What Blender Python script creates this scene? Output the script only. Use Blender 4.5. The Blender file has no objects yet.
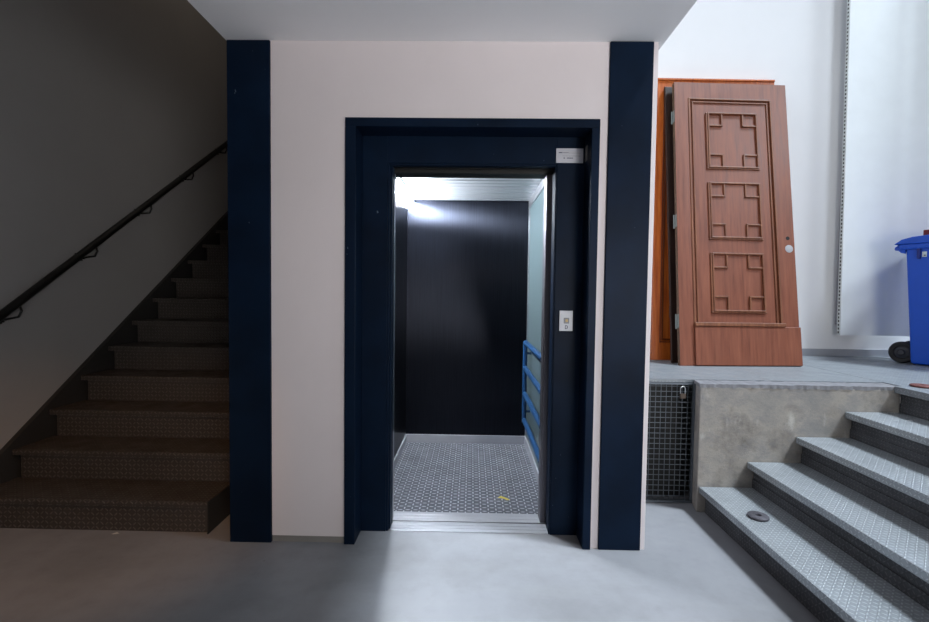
import bpy, bmesh, math, random
from mathutils import Vector, Matrix
random.seed(4)
SC = bpy.context.scene
COL = SC.collection

# ------------------------------------------------------------------ helpers
def lin(h):
    h = h.lstrip('#')
    o = []
    for i in (0, 2, 4):
        c = int(h[i:i+2], 16) / 255
        o.append(c / 12.92 if c <= .04045 else ((c + .055) / 1.055) ** 2.4)
    return (o[0], o[1], o[2], 1)

class MB:
    """collects shapes, then links them as ONE mesh object"""
    def __init__(self):
        self.v = []; self.f = []
    def add(self, vs, fs):
        n = len(self.v); self.v += [tuple(q) for q in vs]
        self.f += [tuple(i + n for i in f) for f in fs]; return self
    def box(self, x0, x1, y0, y1, z0, z1):
        x0, x1 = sorted((x0, x1)); y0, y1 = sorted((y0, y1)); z0, z1 = sorted((z0, z1))
        return self.add([(x0,y0,z0),(x1,y0,z0),(x1,y1,z0),(x0,y1,z0),(x0,y0,z1),(x1,y0,z1),(x1,y1,z1),(x0,y1,z1)],
                        [(0,3,2,1),(4,5,6,7),(0,1,5,4),(1,2,6,5),(2,3,7,6),(3,0,4,7)])
    def prism(self, poly, axis, a, b):
        """poly: 2D points. axis x: poly=(y,z); y: poly=(x,z); z: poly=(x,y)"""
        def P(q, t):
            return {'x': (t, q[0], q[1]), 'y': (q[0], t, q[1]), 'z': (q[0], q[1], t)}[axis]
        n = len(poly)
        vs = [P(q, a) for q in poly] + [P(q, b) for q in poly]
        fs = [tuple(range(n)), tuple(range(2*n-1, n-1, -1))]
        fs += [(i, i+n, (i+1) % n + n, (i+1) % n) for i in range(n)]
        return self.add(vs, fs)
    def tube(self, pts, r, n=12, caps=True, ell=None):
        pts = [Vector(q) for q in pts]; rings = []
        rs = r if isinstance(r, (list, tuple)) else [r] * len(pts)
        t0 = (pts[1] - pts[0]).normalized()
        up = Vector((0, 0, 1)) if abs(t0.z) < .9 else Vector((1, 0, 0))
        nrm = (up - t0 * up.dot(t0)).normalized()
        for i, q in enumerate(pts):
            if i == 0: t = pts[1] - pts[0]
            elif i == len(pts) - 1: t = pts[-1] - pts[-2]
            else: t = (pts[i+1] - q).normalized() + (q - pts[i-1]).normalized()
            t.normalize(); nrm = (nrm - t * nrm.dot(t)).normalized(); bi = t.cross(nrm)
            rings.append([q + rs[i] * (math.cos(2*math.pi*k/n) * nrm + math.sin(2*math.pi*k/n) * bi) for k in range(n)])
        vs = [v for g in rings for v in g]; fs = []
        for i in range(len(pts) - 1):
            for k in range(n):
                a = i*n + k; b = i*n + (k+1) % n
                fs.append((a, b, b + n, a + n))
        if caps:
            fs.append(tuple(range(n-1, -1, -1))); fs.append(tuple(range((len(pts)-1)*n, len(pts)*n)))
        return self.add(vs, fs)
    def lathe(self, prof, c, axis=(0,0,1), n=32):
        """prof: (r, h) pairs closed into a ring or ending on the axis"""
        ax = Vector(axis).normalized()
        e1 = ax.orthogonal().normalized(); e2 = ax.cross(e1); c = Vector(c)
        vs = []; fs = []; m = len(prof)
        for k in range(n):
            a = 2*math.pi*k/n; d = math.cos(a)*e1 + math.sin(a)*e2
            for r, h in prof: vs.append(c + ax*h + d*r)
        for k in range(n):
            k2 = (k+1) % n
            for i in range(m - 1):
                fs.append((k*m+i, k2*m+i, k2*m+i+1, k*m+i+1))
        return self.add(vs, fs)
    def build(self, name, mat, parent=None, bevel=0, smooth=False, xf=None, seg=2, uvrot=0):
        me = bpy.data.meshes.new(name)
        loc = Vector((0, 0, 0)); p = parent
        while p is not None: loc = loc + p.location; p = p.parent
        vs = self.v
        wv = [Vector(xf(q)) if xf else Vector(q) for q in vs]
        me.from_pydata([tuple(w - loc) for w in wv], [], self.f)
        bm = bmesh.new(); bm.from_mesh(me)
        bmesh.ops.recalc_face_normals(bm, faces=bm.faces)
        bm.to_mesh(me); bm.free()
        uv = me.uv_layers.new(name='UVMap')
        for poly in me.polygons:                         # metres, box projected
            q = [Vector(vs[me.loops[li].vertex_index]) for li in poly.loop_indices]
            nn = Vector((0, 0, 0))
            for i in range(len(q)):
                nn += q[i].cross(q[(i+1) % len(q)])
            ax = max(range(3), key=lambda i: abs(nn[i]))
            for li, w in zip(poly.loop_indices, q):
                a, b = {0: (w.y, w.z), 1: (w.x, w.z), 2: (w.x, w.y)}[ax]
                uv.data[li].uv = (b, a) if uvrot else (a, b)
        if smooth:
            for poly in me.polygons: poly.use_smooth = True
        ob = bpy.data.objects.new(name, me); COL.objects.link(ob)
        me.materials.append(mat)
        if parent is not None: ob.parent = parent
        if bevel:
            m = ob.modifiers.new('bevel', 'BEVEL'); m.width = bevel; m.segments = seg
            m.limit_method = 'ANGLE'; m.angle_limit = math.radians(35)
        if smooth:
            try:
                me.set_sharp_from_angle(angle=math.radians(40))
            except Exception: pass
        return ob

def thing(name, label, cat, loc=(0,0,0), group=None):
    o = bpy.data.objects.new(name, None); COL.objects.link(o); o.location = loc
    o.empty_display_size = .1
    o['label'] = label; o['category'] = cat
    if group: o['group'] = group
    return o
def tag(o, label, cat, group=None):
    o['label'] = label; o['category'] = cat
    if group: o['group'] = group
    return o
def struct(o, label, cat):
    o['kind'] = 'structure'; o['label'] = label; o['category'] = cat
    return o

# ------------------------------------------------------------------ materials
class NT:
    def __init__(self, name):
        self.m = bpy.data.materials.new(name); self.m.use_nodes = True
        self.t = self.m.node_tree; self.t.nodes.clear()
        self.out = self.t.nodes.new('ShaderNodeOutputMaterial')
        self.b = self.t.nodes.new('ShaderNodeBsdfPrincipled')
        self.t.links.new(self.b.outputs[0], self.out.inputs[0])
    def n(self, ty, **kw):
        x = self.t.nodes.new(ty)
        for k, v in kw.items(): setattr(x, k, v)
        return x
    def put(self, sock, v):
        if hasattr(v, 'is_output') or isinstance(v, bpy.types.NodeSocket): self.t.links.new(v, sock)
        else: sock.default_value = v
    def math(self, op, a, b=None, c=None):
        x = self.n('ShaderNodeMath', operation=op)
        self.put(x.inputs[0], a)
        if b is not None: self.put(x.inputs[1], b)
        if c is not None: self.put(x.inputs[2], c)
        return x.outputs[0]
    def coord(self, kind='Object', scale=(1,1,1), rot=(0,0,0)):
        c = self.n('ShaderNodeTexCoord'); mp = self.n('ShaderNodeMapping')
        self.t.links.new(c.outputs[kind], mp.inputs[0])
        mp.inputs['Scale'].default_value = scale; mp.inputs['Rotation'].default_value = rot
        return mp.outputs[0]
    def noise(self, vec, scale, detail=4, rough=.55):
        x = self.n('ShaderNodeTexNoise'); self.t.links.new(vec, x.inputs['Vector'])
        x.inputs['Scale'].default_value = scale; x.inputs['Detail'].default_value = detail
        x.inputs['Roughness'].default_value = rough
        return x.outputs['Fac']
    def ramp(self, fac, stops):
        x = self.n('ShaderNodeValToRGB'); self.t.links.new(fac, x.inputs[0])
        e = x.color_ramp.elements
        while len(e) < len(stops): e.new(.5)
        for i, (p, c) in enumerate(stops): e[i].position = p; e[i].color = c
        return x.outputs[0]
    def mix(self, fac, a, b, blend='MIX'):
        x = self.n('ShaderNodeMix', data_type='RGBA', blend_type=blend)
        self.put(x.inputs[0], fac); self.put(x.inputs[6], a); self.put(x.inputs[7], b)
        return x.outputs[2]
    def maprange(self, v, a, b, c, d):
        x = self.n('ShaderNodeMapRange'); x.clamp = True
        self.put(x.inputs[0], v)
        for i, q in enumerate((a, b, c, d)): x.inputs[i+1].default_value = q
        return x.outputs[0]
    def bump(self, h, strength=.3, dist=.01, prev=None):
        x = self.n('ShaderNodeBump'); self.t.links.new(h, x.inputs['Height'])
        x.inputs['Strength'].default_value = strength; x.inputs['Distance'].default_value = dist
        if prev is not None: self.t.links.new(prev, x.inputs['Normal'])
        self.t.links.new(x.outputs[0], self.b.inputs['Normal']); return x.outputs[0]
    def set(self, **kw):
        names = dict(color='Base Color', rough='Roughness', metal='Metallic', spec='Specular IOR Level', aniso='Anisotropic',
                     coat='Coat Weight', coatr='Coat Roughness', trans='Transmission Weight')
        for k, v in kw.items(): self.put(self.b.inputs[names[k]], v)
        return self

def plain(name, hexc, rough=.5, metal=0, spec=.5, var=.06, nscale=6, bump=0, bscale=60):
    k = NT(name); c = lin(hexc)
    vec = k.coord()
    f = k.noise(vec, nscale, 5)
    a = tuple(min(1, q * (1 - var)) for q in c[:3]) + (1,); b = tuple(min(1, q * (1 + var)) for q in c[:3]) + (1,)
    k.set(color=k.ramp(f, [(.3, a), (.7, b)]), rough=rough, metal=metal, spec=spec)
    if bump: k.bump(k.noise(vec, bscale, 3), bump, .004)
    return k.m

def tear(k, pitch, rot=0, length=.46, width=.15):
    """raised lozenges turned alternately one way and the other, on uv in metres"""
    vec = k.coord('UV', (1/pitch,)*3, (0, 0, rot))
    s = k.n('ShaderNodeSeparateXYZ'); k.t.links.new(vec, s.inputs[0])
    u, v = s.outputs[0], s.outputs[1]
    par = k.math('FLOORED_MODULO', k.math('ADD', k.math('FLOOR', u), k.math('FLOOR', v)), 2.0)
    fu = k.math('SUBTRACT', k.math('FRACT', u), .5); fv = k.math('SUBTRACT', k.math('FRACT', v), .5)
    a = k.math('MULTIPLY', k.math('ADD', fu, fv), .7071); b = k.math('MULTIPLY', k.math('SUBTRACT', fu, fv), .7071)
    inv = k.math('SUBTRACT', 1.0, par)
    al = k.math('ADD', k.math('MULTIPLY', a, par), k.math('MULTIPLY', b, inv))
    ac = k.math('ADD', k.math('MULTIPLY', b, par), k.math('MULTIPLY', a, inv))
    d = k.math('ADD', k.math('POWER', k.math('ABSOLUTE', k.math('DIVIDE', al, length)), 2.0),
               k.math('POWER', k.math('ABSOLUTE', k.math('DIVIDE', ac, width)), 2.0))
    return k.maprange(d, 1.15, .35, 0, 1)

def plate(name, lo, hi, pitch, rough=.45, metal=.6, rot=0, bump=.6, dist=.004, wear=.25):
    k = NT(name); h = tear(k, pitch, rot)
    vec = k.coord()
    base = k.mix(h, lin(lo), lin(hi))
    st = k.noise(vec, 4.5, 6, .65)
    base = k.mix(k.maprange(st, .4, .75, 0, wear), base, lin('#2c2a28'))
    k.set(color=base, rough=k.maprange(k.noise(vec, 9, 4), .3, .7, rough - .08, rough + .12), metal=metal)
    k.bump(h, bump, dist)
    return k.m

def wall_paint(name, hexc, rough=.75, stain=.05):
    k = NT(name); c = lin(hexc); vec = k.coord()
    f = k.noise(vec, 1.3, 6, .6)
    d = tuple(q * (1 - stain) for q in c[:3]) + (1,)
    k.set(color=k.ramp(f, [(.35, d), (.62, c)]), rough=rough, spec=.25)
    k.bump(k.noise(vec, 90, 4), .06, .003)
    return k.m

def wood(name, dark, mid, light, rough=.45, scale=1.0):
    k = NT(name)
    vec = k.coord('UV', (38*scale, 2.2*scale, 1))
    g = k.noise(vec, 1.0, 6, .65)
    vec2 = k.coord('UV', (3, 1.2, 1))
    w = k.noise(vec2, 1.6, 4)
    c = k.ramp(g, [(.25, lin(dark)), (.5, lin(mid)), (.78, lin(light))])
    c = k.mix(k.maprange(w, .4, .75, 0, .35), c, lin(dark))
    k.set(color=c, rough=k.maprange(g, .3, .7, rough - .06, rough + .1), spec=.4)
    k.bump(g, .12, .002)
    return k.m

def metal(name, hexc, rough=.3, var=.1, brush=None):
    k = NT(name); c = lin(hexc); vec = k.coord('Object', brush or (1,1,1))
    f = k.noise(vec, 8, 5)
    a = tuple(q * (1 - var) for q in c[:3]) + (1,)
    k.set(color=k.ramp(f, [(.3, a), (.7, c)]), rough=k.maprange(f, .3, .7, rough - .06, rough + .08), metal=1)
    return k.m

def floor_mat():
    k = NT('floor_paint'); vec = k.coord()
    big = k.noise(vec, .9, 7, .62); sm = k.noise(vec, 7, 6, .6)
    v2 = k.coord('Object', (1, 6, 1), (0, 0, .4)); sw = k.noise(v2, 1.4, 5, .6)
    c = k.ramp(big, [(.3, lin('#777779')), (.52, lin('#8b8c90')), (.75, lin('#808186'))])
    c = k.mix(k.maprange(sm, .5, .75, 0, .18), c, lin('#646462'))
    c = k.mix(k.maprange(sw, .52, .7, 0, .14), c, lin('#9a9b9a'))
    vo = k.n('ShaderNodeTexVoronoi'); vo.inputs['Scale'].default_value = 3.1
    k.t.links.new(vec, vo.inputs['Vector'])
    sp = k.maprange(vo.outputs['Distance'], .012, .02, .6, 0)
    c = k.mix(sp, c, lin('#4d4d4b'))
    k.set(color=c, rough=k.maprange(sm, .3, .7, .34, .52), spec=.4)
    k.bump(k.noise(vec, 30, 3), .03, .003)
    return k.m

def concrete_mat():
    k = NT('raw_concrete'); vec = k.coord()
    a = k.noise(vec, 3.2, 8, .68); b = k.noise(k.coord('Object', (1, 1, 1.5), (0, .5, 0)), 9, 9, .75); c3 = k.noise(k.coord('Object', (1, 1, .45)), 9, 6)
    c = k.ramp(a, [(.34, lin('#75706b')), (.5, lin('#9d978f')), (.66, lin('#888683'))])
    c = k.mix(k.maprange(b, .46, .68, 0, .6), c, lin('#74757a'))
    c = k.mix(k.maprange(c3, .62, .74, 0, .7), c, lin('#bdb9b3'))
    k.set(color=c, rough=.85, spec=.2)
    k.bump(b, .35, .01)
    return k.m

def blue_mat():
    k = NT('navy_gloss_paint'); vec = k.coord()
    f = k.noise(vec, 3, 4); g = k.noise(k.coord('Object', (1, 1, .5)), 38, 3, .5)
    c = k.ramp(f, [(.3, lin('#0b1625')), (.7, lin('#101f33'))])
    c = k.mix(k.maprange(g, .76, .785, 0, .7), c, lin('#6c7a88'))
    k.set(color=c, rough=.42, spec=.06)
    k.bump(k.noise(vec, 160, 2), .03, .002)
    return k.m

def dark_panel_mat():
    k = NT('dark_brushed_steel'); vec = k.coord()
    gr = k.noise(k.coord('Object', (90, 90, .8)), 3, 4)
    sm = k.noise(vec, 5, 7, .7); sc = k.noise(vec, 30, 4, .6)
    c = k.ramp(gr, [(.3, lin('#181a21')), (.7, lin('#23262e'))])
    k.set(color=c, rough=k.maprange(sm, .35, .7, .28, .31), metal=.9, aniso=.95)
    tg = k.n('ShaderNodeTangent', direction_type='UV_MAP'); tg.uv_map = 'UVMap'
    k.t.links.new(tg.outputs[0], k.b.inputs['Tangent'])
    k.b.inputs['Anisotropic Rotation'].default_value = 0
    return k.m

def ceiling_slats():
    k = NT('cabin_ceiling_sheet')
    w = k.n('ShaderNodeTexWave', wave_type='BANDS', bands_direction='Y', wave_profile='SIN')
    k.t.links.new(k.coord(), w.inputs['Vector']); w.inputs['Scale'].default_value = 3.0; w.inputs['Distortion'].default_value = 0
    k.set(color=lin('#d7dade'), rough=.33, metal=.25)
    k.bump(w.outputs['Fac'], 1.0, .02)
    return k.m

def emit(name, rgb, s):
    k = NT(name); e = k.n('ShaderNodeEmission'); e.inputs[0].default_value = rgb; e.inputs[1].default_value = s
    k.t.links.new(e.outputs[0], k.out.inputs[0]); return k.m

M = dict(
    post=metal('dull_post_steel', '#77747a', .42, brush=(40, 40, 1)),
    white=wall_paint('white_wall_paint', '#ded6d7'),
    hall=wall_paint('hall_wall_paint', '#e9e9ea', stain=.03),
    soffit=wall_paint('soffit_paint', '#f1f0f1', stain=.03),
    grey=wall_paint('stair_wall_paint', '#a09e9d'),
    floor=floor_mat(), conc=concrete_mat(), blue=blue_mat(),
    mortar=plain('mortar_edge', '#76767a', .9, var=.2, nscale=20, bump=.3),
    bluetube=plain('blue_rail_paint', '#1c4066', .35, spec=.4, var=.08),
    plinth=plain('grey_plinth', '#84817e', .7),
    dplinth=plain('dark_grey_skirting', '#9a9da4', .7),
    tread=plate('galvanised_tear_plate', '#a6acb1', '#ccd2d6', .022, .36, .5, bump=.8),
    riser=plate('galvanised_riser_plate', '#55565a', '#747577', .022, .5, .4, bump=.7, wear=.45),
    deck=plate('platform_tear_plate', '#7f858a', '#959a9e', .024, .5, .35, bump=.35, wear=.1),
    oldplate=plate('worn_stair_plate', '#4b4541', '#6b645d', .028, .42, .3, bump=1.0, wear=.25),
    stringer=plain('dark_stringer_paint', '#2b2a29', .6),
    black=plain('black_rail_paint', '#101010', .4),
    cabfloor=plate('cabin_floor_plate', '#64676f', '#ced1d9', .036, .36, .35, rot=math.pi/4, bump=.9, dist=.005, wear=.35),
    steel=metal('satin_stainless', '#c3c5c9', .32, brush=(40, 40, 1)),
    alu=plain('sill_aluminium', '#b4b6bc', .33, .4), skirt=plain('skirting_aluminium', '#a4a6ad', .4, .3),
    dpanel=dark_panel_mat(), slats=ceiling_slats(),
    pale=plain('pale_cabin_laminate', '#4f5d60', .3, spec=.5, var=.04),
    dark=plain('lintel_and_shade_black', '#060708', .6),  # black of the lintel, also stands in for shade under the platform
    lamp=emit('fluorescent_diffuser', (.86, .92, 1, 1), 400),
    plaque=plain('plaque_white', '#b9bac2', .4, var=.05),
    ink=plain('ink_grey', '#4b4e62', .6),
    button=plain('button_steel', '#6d7177', .35), amber=plain('button_lens', '#b59a5c', .4),
    panelgrey=plain('call_plate_grey', '#b7bcc6', .35, var=.04),
    wood=wood('old_oak_door', '#5a3022', '#78432f', '#885037'),
    wooddk=wood('dark_door_wood', '#1a0f0b', '#2a1912', '#352017'),
    woodmould=wood('moulding_wood', '#4e2a1b', '#74452d', '#93623f'),
    woodor=wood('orange_doorway_wood', '#7a2f0e', '#b0571b', '#c87428', .4),
    woodormould=wood('orange_moulding_wood', '#4e1d0a', '#70300f', '#8e4518'),
    woodedge=wood('raw_door_edge', '#3b2a20', '#5c4634', '#79614a'),
    hinge=plain('hinge_zinc', '#7f8682', .45, .4),
    hole=plain('keyhole_dark', '#050404', .8),
    rosette=plain('white_rosette', '#9a9a9e', .4),
    grate=plain('galvanised_grating', '#636a71', .5, .5),
    brass=plain('padlock_body', '#4c423a', .45, .4), shackle=metal('shackle_steel', '#e4e6ea', .3),
    bin=plain('bin_blue_plastic', '#0f4fc0', .42, spec=.45, var=.05, bump=.05),
    bindk=plain('bin_blue_recess', '#0a2477', .5),
    rubber=plain('wheel_rubber', '#1b1b1d', .6), hub=plain('wheel_hub', '#34363c', .45),
    sticker=plain('bin_sticker', '#c9d4d6', .5),
    brick=plain('red_brick', '#7a2b20', .8, var=.25, nscale=30, bump=.3),
    board=plain('board_white', '#e7ebec', .6, var=.02),
    bead=plain('corner_bead_zinc', '#dfe3e1', .5),
    rust=plain('rusted_iron', '#56545a', .6, .5, var=.3, nscale=40),
    rustred=plain('red_rust_iron', '#6d4440', .65, .4, var=.3, nscale=40),
    yellow=plain('yellow_scrap_paper', '#d9c65a', .7), paper=plain('white_scrap_paper', '#d5d2cc', .8),
)

# ------------------------------------------------------------------ measured frame of the place
D, H = 2.611, 2.8306           # lift front wall, soffit height
DP = 2.751                     # recessed lift panel plane
REAR = 4.419                   # cabin rear wall
ZP = .871                      # platform level
YC, XC = 3.087, 1.522          # concrete face of the platform
YG = 3.225                     # grating
YW = 4.635                     # hall rear wall
XW = -3.02                     # stair wall
TOP = 6.0

# ---- setting
struct(MB().box(-1.3, .93, 2.755, 4.7, -.25, -.13).box(XW, 8.6, -3.5, 2.755, -.25, 0).box(.93, 8.6, 2.755, 4.8, -.25, 0).box(XW, -1.30, 2.755, 9, -.25, 0)
       .build('floor', M['floor']), 'smooth grey painted concrete floor of the lobby', 'floor')
wf = MB()
wf.box(-1.374, -.70, D, 2.86, .038, H).box(.675, 1.0006, D, 2.86, 0, H).box(-.70, .675, D, 2.86, 2.40, H)
wf.box(-1.374, -1.30, 2.86, 9, 0, H).box(.93, 1.0006, 2.86, 4.75, 0, H).box(-1.30, .93, 4.67, 4.75, 0, H)
struct(wf.build('wall_front', M['white']), 'off-white lift shaft wall around the navy lift entrance', 'wall')
struct(MB().box(-1.135, -.715, D + .004, 2.7, 0, .038).build('baseboard_front', M['plinth']),
       'low grey plinth strip under the white wall left of the lift', 'baseboard')
struct(MB().box(-1.3742, -1.135, D - .014, D + .05, 0, H - .003).build('trim_1', M['blue'], bevel=.004),
       'navy blue pilaster beside the dark stairs', 'pilaster')
struct(MB().box(.7354, .972, D - .014, D + .05, 0, H - .003).build('trim_2', M['blue'], bevel=.004),
       'navy blue pilaster right of the lift entrance', 'pilaster')
struct(MB().box(-1.3822, 1.0339, -3.5, 9, H, TOP).build('ceiling', M['soffit']),
       'plain white soffit over the lift lobby', 'ceiling')
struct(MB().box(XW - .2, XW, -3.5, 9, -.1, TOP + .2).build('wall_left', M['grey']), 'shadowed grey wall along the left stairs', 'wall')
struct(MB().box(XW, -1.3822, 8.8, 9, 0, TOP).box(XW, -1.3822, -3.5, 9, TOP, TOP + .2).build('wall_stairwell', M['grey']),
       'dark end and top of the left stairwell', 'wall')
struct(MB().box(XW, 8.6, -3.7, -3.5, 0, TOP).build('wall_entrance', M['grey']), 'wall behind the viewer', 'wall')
struct(MB().box(.93, 8.6, YW, YW + .2, 0, TOP).build('wall_back', M['hall']), 'tall white wall behind the leaning doors and the bin', 'wall')
struct(MB().box(8.4, 8.6, -3.5, YW, 0, TOP).build('wall_right', M['hall']), 'white wall at the far right of the hall', 'wall')
struct(MB().box(2.90, 8.4, YW - .012, YW, ZP, ZP + .07).build('baseboard_back', M['dplinth']),
       'dark grey skirting at the foot of the hall wall', 'baseboard')
# platform
pl = MB().box(1.0006, 2.833, YG - .004, YW, ZP - .02, ZP).box(2.8385, 8.4, YC, YW, ZP - .02, ZP)
pl.prism([(2.789, ZP), (8.4, ZP), (8.4, ZP - .008), (2.796, ZP - .008), (2.796, ZP - .042), (2.789, ZP - .042)], 'y', -3.4, YC - .002)
struct(pl.build('floor_platform', M['deck']), 'raised platform decked with pale ribbed metal plate', 'platform')
cb = MB(); n = 60                                                   # broken, trowelled top edge
struct(MB().prism([(XC, YC), (2.83, YC), (2.83, YG + .05), (XC + .046, YG + .05)], 'z', 0, ZP - .022).build('wall_platform', M['conc'], bevel=.006),
       'mottled raw concrete face of the raised platform', 'wall')
for i in range(n + 1):
    x = XC - .004 + (2.834 - XC) * i / n
    j = .006 * random.random(); z = ZP - .003 - .004 * random.random()
    cb.v += [(x, YC - .005 + j, ZP - .026 - .008 * random.random()), (x, YC - .004 + j, z), (x + .03 * (1 - i / n), YG + .02, z), (x + .03 * (1 - i / n), YG + .02, ZP - .026)]
for i in range(n):
    a = i * 4
    for k in range(4): cb.f.append((a + k, a + (k + 1) % 4, a + 4 + (k + 1) % 4, a + 4 + k))
cb.f += [(0, 1, 2, 3), (n*4 + 3, n*4 + 2, n*4 + 1, n*4)]
struct(cb.build('trim_3', M['mortar']), 'rough pale mortar edge along the top of the concrete face', 'edge')
struct(MB().box(1.0006, XC + .03, YG + .10, YG + .14, 0, ZP - .03).build('cellar_shade_sheet', M['dark']), 'black sheet standing in for the shade behind the grating', 'wall')  # black sheet set close behind the mesh to paint the darkness there

# ---- lift entrance
en = thing('elevator_entrance', 'navy blue lift entrance frame with recessed panels and aluminium sill', 'elevator entrance', (0, D, 0))
def jamb(mb, x0, x1, z0, z1): return mb.box(x0, x1, D - .016, DP + .03, z0, z1)
jamb(MB(), -.715, -.655, 0, 2.362).build('jamb', M['blue'], en, bevel=.003)
jamb(MB(), .645, .690, 0, 2.362).build('jamb', M['blue'], en, bevel=.003)
jamb(MB(), -.715, .690, 2.362, 2.4106).build('header', M['blue'], en, bevel=.003)
MB().box(-.655, -.506, DP, DP + .05, 0, 2.362).build('front_panel', M['blue'], en, bevel=.002)
MB().box(.486, .645, DP, DP + .05, 0, 2.362).build('front_panel', M['blue'], en, bevel=.002)
MB().box(-.506, .486, DP, DP + .05, 2.205, 2.362).build('front_panel', M['blue'], en, bevel=.002)
di = MB().box(-.506, -.492, DP + .006, DP + .10, 0, 2.205).box(-.492, -.482, DP + .03, DP + .11, 0, 2.20)
di.build('door_stop', M['blue'], en, bevel=.002)
MB().box(.478, .486, DP + .006, DP + .11, 0, 2.205).build('door_stop', M['blue'], en, bevel=.002)
MB().box(-.492, .486, DP + .006, DP + .05, 2.195, 2.205).build('door_stop', M['blue'], en, bevel=.002)
sl = MB()
for y0, y1 in ((2.756, 2.790), (2.794, 2.829), (2.833, 2.870)): sl.box(-.482, .478, y0, y1, -.05, .006)
sl.box(-.482, .478, 2.756, 2.87, -.05, .001)
sl.build('sill', M['alu'], en, bevel=.0015)

# ---- lift cabin
cab = thing('elevator_cabin', 'open lift cabin with black rear wall and chequered metal floor', 'elevator', (0, 3.6, 0))
XL, XR, CZ = -.622, .530, 2.318
MB().box(XL - .03, XR + .03, 3.0, REAR + .03, -.06, .004).build('cabin_floor', M['cabfloor'], cab)
cs = MB()
for y0, y1 in ((2.882, 2.918), (2.922, 2.958), (2.962, 2.999)): cs.box(-.50, .50, y0, y1, -.05, .007)
cs.box(-.50, .50, 2.882, 2.999, -.05, .001)
cs.build('cabin_sill', M['alu'], cab, bevel=.0015)
MB().box(XL, XR, REAR, REAR + .03, .08, CZ).build('rear_wall', M['dpanel'], cab)
MB().box(XL - .03, XL, 2.99, REAR + .03, .08, CZ).build('left_wall', M['dpanel'], cab)
rw = MB().box(XR, XR + .03, 2.99, REAR + .03, .08, CZ).build('right_wall', M['pale'], cab)
MB().box(XR - .008, XR + .002, REAR - .024, REAR, .08, CZ).box(XR - .010, XR + .002, 2.99, REAR, 2.245, CZ)\
    .box(XR - .008, XR + .002, 2.99, 3.02, .08, CZ).build('panel_edge', M['steel'], rw, bevel=.002)
MB().box(XL - .03, XR + .03, 2.90, REAR + .03, CZ, CZ + .03).build('cabin_ceiling', M['slats'], cab)
for nm, b in (('rear', (XL, XR, REAR - .012, REAR + .02, .004, .084)), ('left', (XL - .01, XL + .012, 3.0, REAR, .004, .084)),
              ('right', (XR - .012, XR + .01, 3.0, REAR, .004, .084))):
    MB().box(*b).build('skirting', M['skirt'], cab, bevel=.002)
MB().box(.447, XR + .03, 2.885, 2.985, .0, 2.30).build('front_post', M['post'], cab, bevel=.004)
MB().box(XL - .03, -.486, 2.885, 2.93, .0, 2.30).build('front_post', M['steel'], cab, bevel=.004)
hd = MB().box(-.60, .56, 2.87, 2.99, 2.178, 2.34).box(-.60, .56, 2.855, 2.87, 2.20, 2.34)
hd.build('front_lintel', M['dark'], cab, bevel=.003)
# cove lamp along the upper left edge
lp = MB().prism([(XL + .002, CZ - .002), (XL + .056, CZ - .002), (XL + .050, CZ - .03), (XL + .030, CZ - .062), (XL + .002, CZ - .08)], 'y', 3.5, REAR - .02)
lo = lp.build('cove_lamp', M['lamp'], cab)
MB().prism([(XL + .002, CZ - .002), (XL + .056, CZ - .002), (XL + .050, CZ - .03), (XL + .030, CZ - .062), (XL + .002, CZ - .08)], 'y', 3.0, 3.5).build('lamp_housing', M['steel'], lo)
MB().box(XL + .056, XL + .064, 3.0, REAR, CZ - .012, CZ).build('lamp_rim', M['dplinth'], lo)
MB().box(XL, XL + .06, REAR - .02, REAR, CZ - .085, CZ).build('lamp_cap', M['steel'], lo, bevel=.003)
# grab rails on the right wall: four bars on an upright
hr = MB()
XB = XR - .052
hr.tube([(XB, 4.12, .30), (XB, 4.12, 1.02)], .020, 14)
rail = hr.build('rail_post', M['bluetube'], cab, smooth=True)
for z in (1.018, .79, .56, .325):
    MB().tube([(XB, 4.105, z), (XB, 4.09, z), (XB, 3.6, z), (XB, 3.07, z)], [.012, .0215, .0215, .0215], 14).build('grab_bar', M['bluetube'], rail, smooth=True)
for ym in (4.12, 3.1):
    for z in (.40, .92):
        MB().tube([(XB, ym, z), (XR, ym, z)], .012, 10).build('wall_mount', M['bluetube'], rail, smooth=True)

# scrap on the cabin floor
def scrap(name, pts, z, m, label, cat):
    mb = MB(); nn = len(pts)
    mb.v = [(x, y, z + .003 * (i % 2)) for i, (x, y) in enumerate(pts)] + [(x, y, z + .0015 + .003 * (i % 2)) for i, (x, y) in enumerate(pts)]
    mb.f = [tuple(range(nn-1, -1, -1)), tuple(range(nn, 2*nn))] + [(i, (i+1) % nn, (i+1) % nn + nn, i + nn) for i in range(nn)]
    return tag(mb.build(name, m), label, cat)
scrap('paper_scrap', [(.200, 3.235), (.222, 3.258), (.245, 3.247), (.262, 3.224), (.285, 3.206), (.262, 3.193), (.243, 3.222), (.222, 3.224)], .0045, M['yellow'],
      'torn yellow paper scrap on the lift cabin floor', 'litter')

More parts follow.
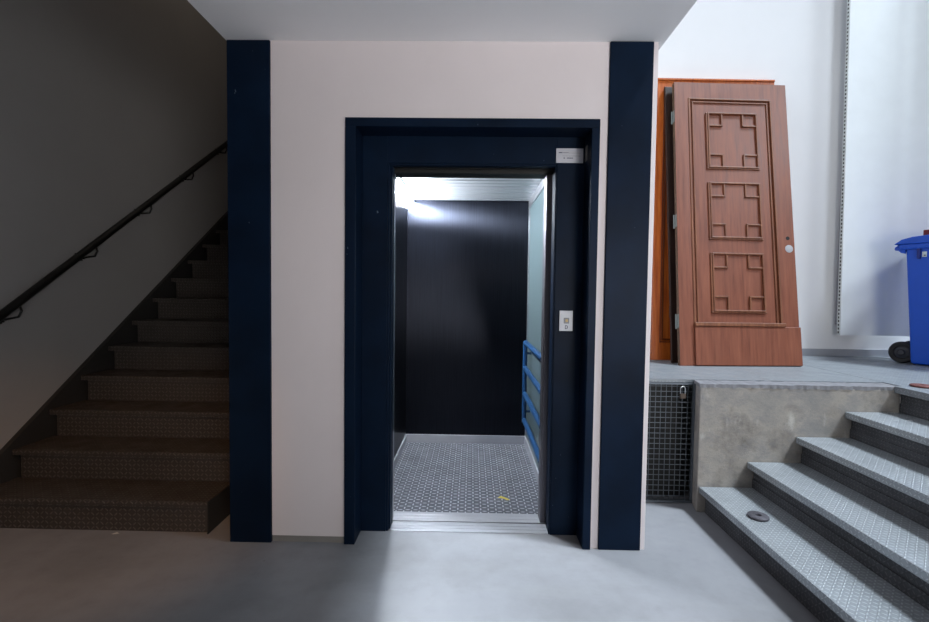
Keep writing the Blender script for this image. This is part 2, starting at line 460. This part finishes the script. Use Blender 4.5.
# plaque and call plate
pq = thing('plaque', 'pale grey printed plaque at the upper right of the lift recess', 'sign', (.556, DP, 2.256))
fp = MB().box(.4775, .634, DP - .008, DP - .0005, 2.212, 2.295).build('face_plate', M['plaque'], pq, bevel=.001)
MB().box(.6435, .645, DP - .062, DP - .012, 2.214, 2.299).build('side_plate', M['plinth'], pq)  # thin grey patch on the jamb reveal at plaque height
lt = MB()
yt = DP - .009
def word(x0, x1, z, h): lt.box(x0, x1, yt, yt + .0008, z, z + h)
word(.492, .512, 2.2670, .006)
x = .514
while x < .548: word(x, x + .004, 2.2680, .004); x += .006
x = .55
while x < .62: word(x, x + .003, 2.2670, .0014); x += .005
x = .515
while x < .618: word(x, x + .004, 2.2505, .0014); x += .0055
word(.520, .528, 2.2360, .006)
x = .540
while x < .576: word(x, x + .0045, 2.2360, .006); x += .006
lt.build('lettering', M['ink'], fp)
cp = thing('call_panel', 'small pale lift call plate with one square button', 'call button', (.556, DP, 1.294))
fp = MB().box(.516, .594, DP - .010, DP - .0005, 1.232, 1.352).build('face_plate', M['panelgrey'], cp, bevel=.002)
bt = MB().box(.541, .573, DP - .014, DP - .009, 1.276, 1.310).build('button', M['button'], cp, bevel=.002)
MB().box(.550, .564, DP - .0155, DP - .0135, 1.286, 1.301).build('button_lens', M['amber'], bt, bevel=.001)
lt = MB()
lt.box(.549, .553, DP - .0112, DP - .0095, 1.244, 1.266).box(.553, .561, DP - .0112, DP - .0095, 1.262, 1.266)\
  .box(.553, .561, DP - .0112, DP - .0095, 1.244, 1.248).box(.560, .565, DP - .0112, DP - .0095, 1.247, 1.263)
lt.build('lettering', M['ink'], fp)

# ---- right stairs
X0, TR, RR = 1.534, .3137, .1741
sr = thing('staircase', 'galvanised metal steps climbing right to the raised platform', 'stairs', (X0, 1.5, 0))
for k in range(4):
    x = X0 + k * TR; z = (k + 1) * RR; xe = x + TR + .043
    t = MB().prism([(x, z), (xe, z), (xe, z - .007), (x + .007, z - .007), (x + .007, z - .042), (x, z - .042)], 'y', -3.4, YC - .002)
    t.build('tread', M['tread'], sr, bevel=.0025)
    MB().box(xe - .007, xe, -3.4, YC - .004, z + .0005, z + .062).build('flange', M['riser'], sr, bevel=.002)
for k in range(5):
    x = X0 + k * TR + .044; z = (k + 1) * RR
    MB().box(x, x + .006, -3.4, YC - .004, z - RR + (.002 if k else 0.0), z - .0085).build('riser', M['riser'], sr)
def disc(name, c, r, hole, th, m, label):
    pr = [(hole, 0), (r * .93, 0), (r, th * .35), (r * .97, th * .8), (r * .88, th), (hole * 1.15, th), (hole, th * .8), (hole, 0)]
    return tag(MB().lathe(pr, c, n=36).build(name, m, smooth=True), label, 'disc')
disc('iron_disc', (1.668, 2.662, RR + .0012), .056, .015, .016, M['rust'], 'round grey iron disc with a hole lying on the lowest right step')
disc('iron_disc', (2.955, 3.072, ZP + .0012), .062, .017, .014, M['rustred'], 'rusty reddish iron disc at the platform edge above the steps')

# ---- left stairs
XE, Y0, TL, RL = -1.551, 2.674, .2705, .1945
XS = -2.985
sL = thing('staircase', 'worn dark metal stairs climbing into the shadow left of the lift', 'stairs', (-2.27, Y0, 0))
N = 15
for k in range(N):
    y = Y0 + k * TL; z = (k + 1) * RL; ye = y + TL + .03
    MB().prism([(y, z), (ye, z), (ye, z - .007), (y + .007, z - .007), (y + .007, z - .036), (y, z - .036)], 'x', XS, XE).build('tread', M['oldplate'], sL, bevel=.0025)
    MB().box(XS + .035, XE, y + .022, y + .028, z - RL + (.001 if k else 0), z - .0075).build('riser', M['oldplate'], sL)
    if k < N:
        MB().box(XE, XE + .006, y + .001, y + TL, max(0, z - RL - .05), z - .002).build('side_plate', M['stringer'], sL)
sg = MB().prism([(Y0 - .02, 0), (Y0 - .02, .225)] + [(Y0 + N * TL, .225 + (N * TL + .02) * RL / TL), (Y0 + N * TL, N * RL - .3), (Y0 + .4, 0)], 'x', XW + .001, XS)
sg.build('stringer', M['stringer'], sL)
struct(MB().box(XW, -1.3822, Y0 + N * TL + .031, 8.8, (N) * RL - .1, N * RL).build('floor_landing', M['plinth']), 'upper landing of the left stairs', 'floor')

hl = thing('handrail', 'black handrail climbing the grey wall above the left stairs', 'handrail', (XW + .07, 2.0, .65))
SLOPE = .7085; XH = XW + .07
def hz(y): return 1.252 + SLOPE * (y - 2.836)
MB().tube([(XH, 1.9, hz(1.9)), (XH, 2.836, hz(2.836)), (XH, 7.4, hz(7.4))], .0265, 14).build('rail', M['black'], hl, smooth=True)
base = None
for i, y in enumerate((2.925, 3.552, 4.18, 4.83, 5.50)):
    if base is None:
        z = hz(y)
        zc = z - .075
        b = MB().tube([(XH, y + .055, z + .055 * SLOPE - .02), (XH - .004, y + .075, z - .02), (XH - .02, y + .07, zc + .014), (XH - .045, y + .01, zc), (XW + .004, y - .03, zc)], .0075, 8)
        b.tube([(XH, y - .06, z - .06 * SLOPE - .026), (XH - .015, y - .035, zc - .01), (XW + .004, y - .03, zc)], .007, 8)
        b.box(XW, XW + .006, y - .06, y + .005, zc - .028, zc + .028)
        base = b.build('bracket', M['black'], hl); yb = y
    else:
        c = base.copy(); COL.objects.link(c); c.parent = hl
        c.location = (0, y - yb, SLOPE * (y - yb))
scrap('paper_scrap', [(-2.107, 2.652), (-2.085, 2.668), (-2.067, 2.660), (-2.090, 2.645)], .001, M['paper'], 'tiny white scrap on the floor before the dark stairs', 'litter')

# ---- grating and padlock
gx0, gx1, gz0, gz1 = 1.003, XC - .002 + .036, .004, ZP - .024
gr = thing('grating', 'galvanised mesh grating closing the space under the platform', 'grating', (1.27, YG, 0))
gx1 = 1.553
fr = MB().box(gx0, gx1, YG - .012, YG + .018, gz1 - .014, gz1).box(gx0, gx1, YG - .012, YG + .018, gz0, gz0 + .014)
fr.box(gx0, gx0 + .012, YG - .012, YG + .018, gz0, gz1).box(gx1 - .010, gx1, YG - .012, YG + .018, gz0, gz1)
fr.build('frame', M['grate'], gr, bevel=.001)
gm = MB(); P = .0367
x = gx1 - .012
while x > gx0 + .01: gm.box(x - .0011, x + .0011, YG - .004, YG + .005, gz0 + .01, gz1 - .01); x -= P
z = gz1 - .026
while z > gz0 + .012: gm.box(gx0 + .01, gx1 - .008, YG - .0055, YG + .001, z - .0017, z + .0017); z -= P
gm.build('mesh', M['grate'], gr)
pk = thing('padlock', 'small padlock hanging on the grating under the platform', 'padlock', (1.460, YG - .03, .76))
cx, cz = 1.460, .776
MB().box(cx - .020, cx + .020, YG - .032, YG - .016, cz - .036, cz).build('body', M['brass'], pk, bevel=.003)
MB().tube([(cx - .016, YG - .024, cz - .002), (cx - .016, YG - .024, cz + .036), (cx - .008, YG - .026, cz + .046), (cx + .004, YG - .026, cz + .050), (cx + .016, YG - .024, cz + .036), (cx + .016, YG - .024, cz - .002)], .004, 8)\
    .build('shackle', M['shackle'], pk, smooth=True)

# ---- the three leaning doors
def lean(BL, BR, TL_, TR_):
    BL, BR, TL_, TR_ = map(Vector, (BL, BR, TL_, TR_))
    nrm = (BR - BL).cross(TL_ - BL).normalized()                     # away from the wall (towards the viewer)
    if nrm.y > 0: nrm = -nrm
    w = (BR - BL).length; h = (TL_ - BL).length
    def xf(q):
        s, t = q[0] / w, q[1] / h
        return (BL * (1-s) + BR * s) * (1-t) + (TL_ * (1-s) + TR_ * s) * t + nrm * q[2]
    return xf, w, h, nrm
# oak door
fBL, fBR, fTL, fTR = (1.721, 3.834, ZP + .002), (2.752, 3.898, ZP + .002), (1.866, 4.470, 3.449), (2.909, 4.490, 3.433)
xf, W, Hh, NN = lean(fBL, fBR, fTL, fTR)
dr = thing('door', 'heavy old brown wooden door with three carved square panels leaning on the wall', 'door', (2.26, 3.92, ZP))
T = .04
lfm = MB()
mL, mR, mT, mK = .121 * W, .862 * W, .9385 * Hh, .125 * Hh            # raised frame around the field
lfm.box(0, mL, 0, Hh, -T, 0).box(mR, W, 0, Hh, -T, 0).box(mL, mR, mT, Hh, -T, 0).box(mL, mR, 0, mK, -T, 0)
lfm.box(mL, mR, mK, mT, -T, -.012)
lfm.build('leaf', M['wood'], dr, xf=xf)
def rectmould(mb, x0, x1, y0, y1, w, z0, z1):
    mb.box(x0, x1, y0, y0 + w, z0, z1).box(x0, x1, y1 - w, y1, z0, z1).box(x0, x0 + w, y0 + w, y1 - w, z0, z1).box(x1 - w, x1, y0 + w, y1 - w, z0, z1)
bm_ = MB(); rectmould(bm_, mL, mR, mK, mT, .016, -.014, .006); rectmould(bm_, mL + .034, mR - .030, mK + .02, mT - .030, .014, -.014, -.002)
bm_.build('border_moulding', M['woodmould'], dr, xf=xf, bevel=.003)
MB().box(.120 * W, .999 * W, 0.001, .124 * Hh, 0, .020).build('kick_board', M['wood'], dr, xf=xf, bevel=.004)
MB().box(.118 * W, .872 * W, .124 * Hh, .136 * Hh, 0, .030).build('kick_ledge', M['woodmould'], dr, xf=xf, bevel=.004)
for (t0, t1) in ((.674, .883), (.421, .620), (.173, .370)):
    a0, a1, b0, b1 = .289 * W, .728 * W, t0 * Hh, t1 * Hh
    w = .014; q = .138; zz = -.012
    pm = MB(); rectmould(pm, a0, a1, b0, b1, w, zz, .008)
    pm.box(a0 - .014, a1 + .01, b0 - .012, b0, zz, .002).box(a0 - .014, a0, b0, b1, zz, .002)
    pl_ = pm.build('carved_panel', M['woodmould'], dr, xf=xf, bevel=.003)
    for sx in (0, 1):
        for sy in (0, 1):
            x0 = a0 if sx == 0 else a1 - q; y0 = b0 if sy == 0 else b1 - q
            cm = MB()
            xe = x0 + q - w if sx == 0 else x0
            ye = y0 + q - w if sy == 0 else y0
            cm.box(xe, xe + w, y0, y0 + q, zz, .004).box(x0, x0 + q, ye, ye + w, zz, .004)
            cm.build('corner_square', M['woodmould'], pl_, xf=xf, bevel=.002)
k1 = MB().lathe([(.0001, 0), (.017, 0), (.017, .002), (.0001, .002)], (.944 * W, .4255 * Hh, .0), n=20); k1.build('keyhole', M['hole'], dr, xf=xf)
k2 = MB().lathe([(.0001, 0), (.035, 0), (.035, .002), (.030, .003), (.0001, .003)], (.951 * W, .389 * Hh, .0), n=28); k2.build('rosette', M['rosette'], dr, xf=xf, smooth=True)
for t in (.868, .481, .142):
    MB().box(-.004, .0, (t - .022) * Hh, (t + .022) * Hh, -.036, -.004).tube([(-.006, (t - .024) * Hh, -.042), (-.006, (t + .024) * Hh, -.042)], .008, 10)\
        .build('hinge', M['hinge'], dr, xf=xf, bevel=.001)
MB().box(-.0012, 0.0, .002, Hh - .002, -T + .002, -.002).build('raw_edge', M['woodedge'], dr, xf=xf)
# second door, close behind it
sBL, sBR = Vector((1.716, 3.992, ZP + .002)), Vector((2.72, 4.04, ZP + .002))
sTL, sTR = Vector((1.809, 4.550, 3.428)), Vector((2.84, 4.560, 3.41))
xf2, W2, H2, _ = lean(sBL, sBR, sTL, sTR)
d2 = thing('door', 'dark brown wooden door between the carved door and the orange one', 'door', (2.2, 4.05, ZP))
MB().box(0, W2, 0, H2, -.015, .015).build('leaf', M['wooddk'], d2, xf=xf2, bevel=.002)
rb = MB(); rectmould(rb, .12, W2 - .12, .3, H2 - .12, .018, .014, .018)
rb.build('border_moulding', M['wooddk'], d2, xf=xf2, bevel=.002)
for t in (.83, .5, .17):
    MB().box(-.003, .0, (t - .02) * H2, (t + .02) * H2, -.012, .012).build('hinge', M['wooddk'], d2, xf=xf2)

# third door, varnished orange, against the wall
xf3, W3, H3, _ = lean((1.612, 4.160, ZP + .002), (2.70, 4.20, ZP + .002), (1.755, 4.588, 3.540), (2.869, 4.588, 3.530))
d3 = thing('door', 'orange-brown varnished door rearmost of the leaning doors, against the white wall', 'door', (2.2, 4.2, ZP))
sp = .058 * W3
l3 = MB().box(0, sp, 0, H3, -.04, 0).box(W3 - sp, W3, 0, H3, -.04, 0).box(sp, W3 - sp, 0, .155, -.04, 0).box(sp, W3 - sp, H3 - .09, H3, -.04, 0)
l3.box(sp, W3 - sp, .155, H3 - .09, -.04, -.014)
l3.build('leaf', M['woodor'], d3, xf=xf3)
m3 = MB(); rectmould(m3, sp, W3 - sp, .155, H3 - .09, .012, -.016, .004); rectmould(m3, sp + .024, W3 - sp - .024, .179, H3 - .114, .012, -.016, -.004)
m3.build('border_moulding', M['woodormould'], d3, xf=xf3, bevel=.003)
MB().box(0, W3, H3 - .028, H3 - .006, 0, .012).build('top_bead', M['woodor'], d3, xf=xf3, bevel=.004)

# ---- white board with perforated edge
bd = thing('wall_board', 'tall white board with a perforated metal edge fixed to the hall wall', 'board', (3.9, YW, 1.107))
nx, nz = 40, 2
yB = 4.530
def bx_(s, t):   # s across, t up
    x = 3.556 - .050 * t + s * .80
    d = max(0, x - 3.98); y = yB - 1.7 * d * d - .006 * math.sin(d * 34) * (d > 0)  # curl and ripple shaped to shade the right side of the board
    return x, y
bm2 = MB(); zb, zt = 1.088, 4.9
for side in (0, 1):
    for j in range(nz + 1):
        for i in range(nx + 1):
            x, y = bx_(i / nx, j / nz); bm2.v.append((x, y + .03 * side, zb + (zt - zb) * j / nz))
st_ = (nx + 1) * (nz + 1)
idx = lambda s, i, j: s * st_ + j * (nx + 1) + i
for j in range(nz):
    for i in range(nx):
        bm2.f.append((idx(0,i,j), idx(0,i+1,j), idx(0,i+1,j+1), idx(0,i,j+1)))
        bm2.f.append((idx(1,i,j), idx(1,i,j+1), idx(1,i+1,j+1), idx(1,i+1,j)))
    bm2.f.append((idx(0,0,j), idx(0,0,j+1), idx(1,0,j+1), idx(1,0,j)))
    bm2.f.append((idx(0,nx,j), idx(1,nx,j), idx(1,nx,j+1), idx(0,nx,j+1)))
for i in range(nx):
    bm2.f.append((idx(0,i,0), idx(1,i,0), idx(1,i+1,0), idx(0,i+1,0)))
    bm2.f.append((idx(0,i,nz), idx(0,i+1,nz), idx(1,i+1,nz), idx(1,i,nz)))
bm2.build('sheet', M['board'], bd, smooth=True)
for xx in (3.58, 3.80):
    MB().box(xx, xx + .05, yB + .03, YW, zb + .1, zt - .1).build('batten', M['dplinth'], bd)
be = MB()
def strip(z0, z1, xo, y0, y1, w=.004):
    def q(z): return 3.556 - .050 * (z - zb) / (zt - zb) + xo
    be.add([(q(z0), y0, z0), (q(z0), y1, z0), (q(z0) - w, y1, z0), (q(z0) - w, y0, z0), (q(z1), y0, z1), (q(z1), y1, z1), (q(z1) - w, y1, z1), (q(z1) - w, y0, z1)],
           [(0,3,2,1),(4,5,6,7),(0,1,5,4),(1,2,6,5),(2,3,7,6),(3,0,4,7)])
strip(zb, zt, -.002, yB - .004, yB + .012); strip(zb, zt, -.002, yB + .032, yB + .038)
z = zb
while z < zt:
    strip(z, min(zt, z + .015), -.002, yB + .012, yB + .034); z += .036
bead = be.build('perforated_edge', M['bead'], bd)
dk = MB(); 
def q_(z): return 3.556 - .050 * (z - zb) / (zt - zb)
dk.add([(q_(zb) - .002, yB + .006, zb), (q_(zb) - .002, yB + .038, zb), (q_(zb) - .0003, yB + .038, zb), (q_(zb) - .0003, yB + .006, zb),
        (q_(zt) - .002, yB + .006, zt), (q_(zt) - .002, yB + .038, zt), (q_(zt) - .0003, yB + .038, zt), (q_(zt) - .0003, yB + .006, zt)],
       [(0,3,2,1),(4,5,6,7),(0,1,5,4),(1,2,6,5),(2,3,7,6),(3,0,4,7)])
dk.build('edge_backing', M['dark'], bead)

# ---- wheelie bin
AB = math.radians(60)
e1 = Vector((math.cos(AB), -math.sin(AB), 0)); e2 = Vector((math.sin(AB), math.cos(AB), 0))
O = Vector((3.787, 4.152, ZP))
def bxf(q): return O + e1 * q[0] + e2 * q[1] + Vector((0, 0, q[2]))
bn = thing('wheelie_bin', 'blue plastic wheelie bin standing on the platform', 'bin', tuple(O))
Lb, Wb, Hb = .66, .42, 1.08
def frus(mb, x0, x1, y0, y1, z0, X0_, X1, Y0_, Y1, z1):
    mb.add([(x0,y0,z0),(x1,y0,z0),(x1,y1,z0),(x0,y1,z0),(X0_,Y0_,z1),(X1,Y0_,z1),(X1,Y1,z1),(X0_,Y1,z1)],
           [(0,3,2,1),(4,5,6,7),(0,1,5,4),(1,2,6,5),(2,3,7,6),(3,0,4,7)])
bb = MB(); frus(bb, .06, .58, .03, Wb - .03, .008, 0, Lb + .02, 0, Wb, Hb - .04)
body = bb.build('body', M['bin'], bn, xf=bxf, bevel=.02, seg=3)
rm = MB().box(-.04, Lb + .05, -.022, Wb + .022, Hb - .075, Hb - .028).build('rim', M['bin'], body, xf=bxf, bevel=.012)
rbm = MB(); rbm.box(.082, .105, -.020, .004, Hb - .16, Hb - .07); rbm.build('lift_rib', M['bindk'], body, xf=bxf, bevel=.004)
lid = MB()
prof = [(-.07, Hb - .030), (-.06, Hb - .02), (-.02, Hb + .012), (.05, Hb + .03), (.35, Hb + .055), (.62, Hb + .04), (.74, Hb - .02), (.74, Hb - .035), (.62, Hb - .028), (-.03, Hb - .028)]
lid.prism(prof, 'y', -.03, Wb + .03)
lido = lid.build('lid', M['bin'], bn, xf=bxf, bevel=.008)
hb = MB().tube([(-.075, .06, Hb - .05), (-.085, .08, Hb - .06), (-.085, Wb - .08, Hb - .06), (-.075, Wb - .06, Hb - .05)], .014, 10)
hb.build('handle', M['bin'], bn, xf=bxf, smooth=True)
for ya in (.0, Wb - .03):
    MB().prism([(-.07, Hb - .055), (-.05, Hb - .03), (.0, Hb - .04), (.0, Hb - .11), (-.03, Hb - .10)], 'y', ya, ya + .03).build('hinge_bracket', M['bin'], bn, xf=bxf, bevel=.004)
MB().box(.112, .142, -.0015, .012, Hb - .145, Hb - .10).build('sticker', M['sticker'], body, xf=bxf)
MB().box(.124, .135, -.0026, -.001, Hb - .137, Hb - .127).build('sticker_mark', M['ink'], body, xf=bxf)
for yy in (.073, Wb - .123):
    wh = MB().lathe([(.055, .012), (.060, .0), (.084, -.002), (.092, .006), (.096, .014), (.096, .036), (.092, .044), (.085, .05), (.03, .044)], bxf((-.016, yy, .0965)), tuple(e2), n=36)
    who = wh.build('wheel', M['rubber'], bn, smooth=True)
    hbm = MB().lathe([(.0001, -.012), (.020, -.012), (.026, -.006), (.028, .006), (.054, .010), (.058, .014), (.058, .04), (.0001, .04)], bxf((-.016, yy, .0965)), tuple(e2), n=24)
    hbm.build('hub', M['hub'], who, smooth=True)
MB().tube([bxf((-.016, .09, .0965)), bxf((-.016, Wb - .09, .0965))], .012, 10).build('axle', M['rubber'], bn)
bk = MB().box(.055, .20, .19, .40, Hb + .0445, Hb + .105)
tag(bk.build('brick', M['brick'], xf=bxf, bevel=.004), 'small red brick lying on the blue bin lid', 'brick')

# ------------------------------------------------------------------ light
w = bpy.data.worlds.new('World'); SC.world = w; w.use_nodes = True
bg = w.node_tree.nodes['Background']; bg.inputs[0].default_value = (.72, .86, 1, 1); bg.inputs[1].default_value = .14
def light(name, ty, loc, energy, color, aim=None, **kw):
    l = bpy.data.lights.new(name, ty); l.energy = energy; l.color = color
    for k, v in kw.items(): setattr(l, k, v)
    o = bpy.data.objects.new(name, l); COL.objects.link(o); o.location = loc
    if aim is not None:
        o.rotation_euler = (Vector(aim) - Vector(loc)).to_track_quat('-Z', 'Y').to_euler()
    return o
light('assumed_roof_daylight', 'SUN', (5, 1, 8), 4.7, (.80, .90, 1), aim=(5 - .51*4, 1 + .18*4, 4), angle=math.radians(9))  # assumed overhead daylight, inferred from the shade on the right steps; no skylight built
light('assumed_hall_window', 'AREA', (5.9, 1.2, 5.9), 118, (.82, .91, 1), aim=(3.6, 4.2, 1.5), shape='RECTANGLE', size=1.2, size_y=1.2)  # assumed window out of view, inferred from the bin's shadow; no opening built
light('assumed_stair_lamp', 'SPOT', (-1.1, .7, 2.70), 85, (1, .52, .22), aim=(-2.2, 2.75, .2), spot_size=math.radians(44), spot_blend=.8, shadow_soft_size=.06)  # assumed lamp out of view, inferred from warm light on the lowest steps

light('upstairs_fill', 'POINT', (-2.0, 4.6, 5.3), 5, (1, .86, .70), shadow_soft_size=.12)  # added warm fill lifting the black upper stairwell, no lamp known there
light('lobby_fill', 'POINT', (-.9, -.6, 1.9), 9, (1, .80, .68), shadow_soft_size=.15)  # added warm fill for the soffit and lift wall, no known source
light('added_front_fill', 'AREA', (2.6, -3.3, 1.25), 62, (1, .97, .95), aim=(.85, 2.6, 2.05), shape='RECTANGLE', size=2.4, size_y=2.4, spread=math.radians(72))  # added frontal fill brightening the lift wall and soffit; wall behind has no opening
# ------------------------------------------------------------------ camera
F, PI_, YA, RO = 464.8, .0394, -.0160, .0129
fw = Vector((math.sin(YA)*math.cos(PI_), math.cos(YA)*math.cos(PI_), -math.sin(PI_)))
rt = Vector((math.cos(YA), -math.sin(YA), 0)); up = rt.cross(fw)
r2 = math.cos(RO)*rt + math.sin(RO)*up; u2 = math.cos(RO)*up - math.sin(RO)*rt
cd = bpy.data.cameras.new('camera'); co = bpy.data.objects.new('camera', cd); COL.objects.link(co)
R = Matrix((r2, u2, -fw)).transposed()
co.matrix_world = Matrix.Translation((0, 0, 1.45)) @ R.to_4x4()
cd.sensor_width = 36; cd.lens = F * 36 / 929; cd.clip_start = .02
SC.camera = co
SC.view_settings.view_transform = 'Standard'; SC.view_settings.look = 'None'
SC.view_settings.gamma = 1; SC.view_settings.use_curve_mapping = False
SC.view_settings.exposure = 0
SC.cycles.use_denoising = True
SC.cycles.max_bounces = 10; SC.cycles.diffuse_bounces = 6
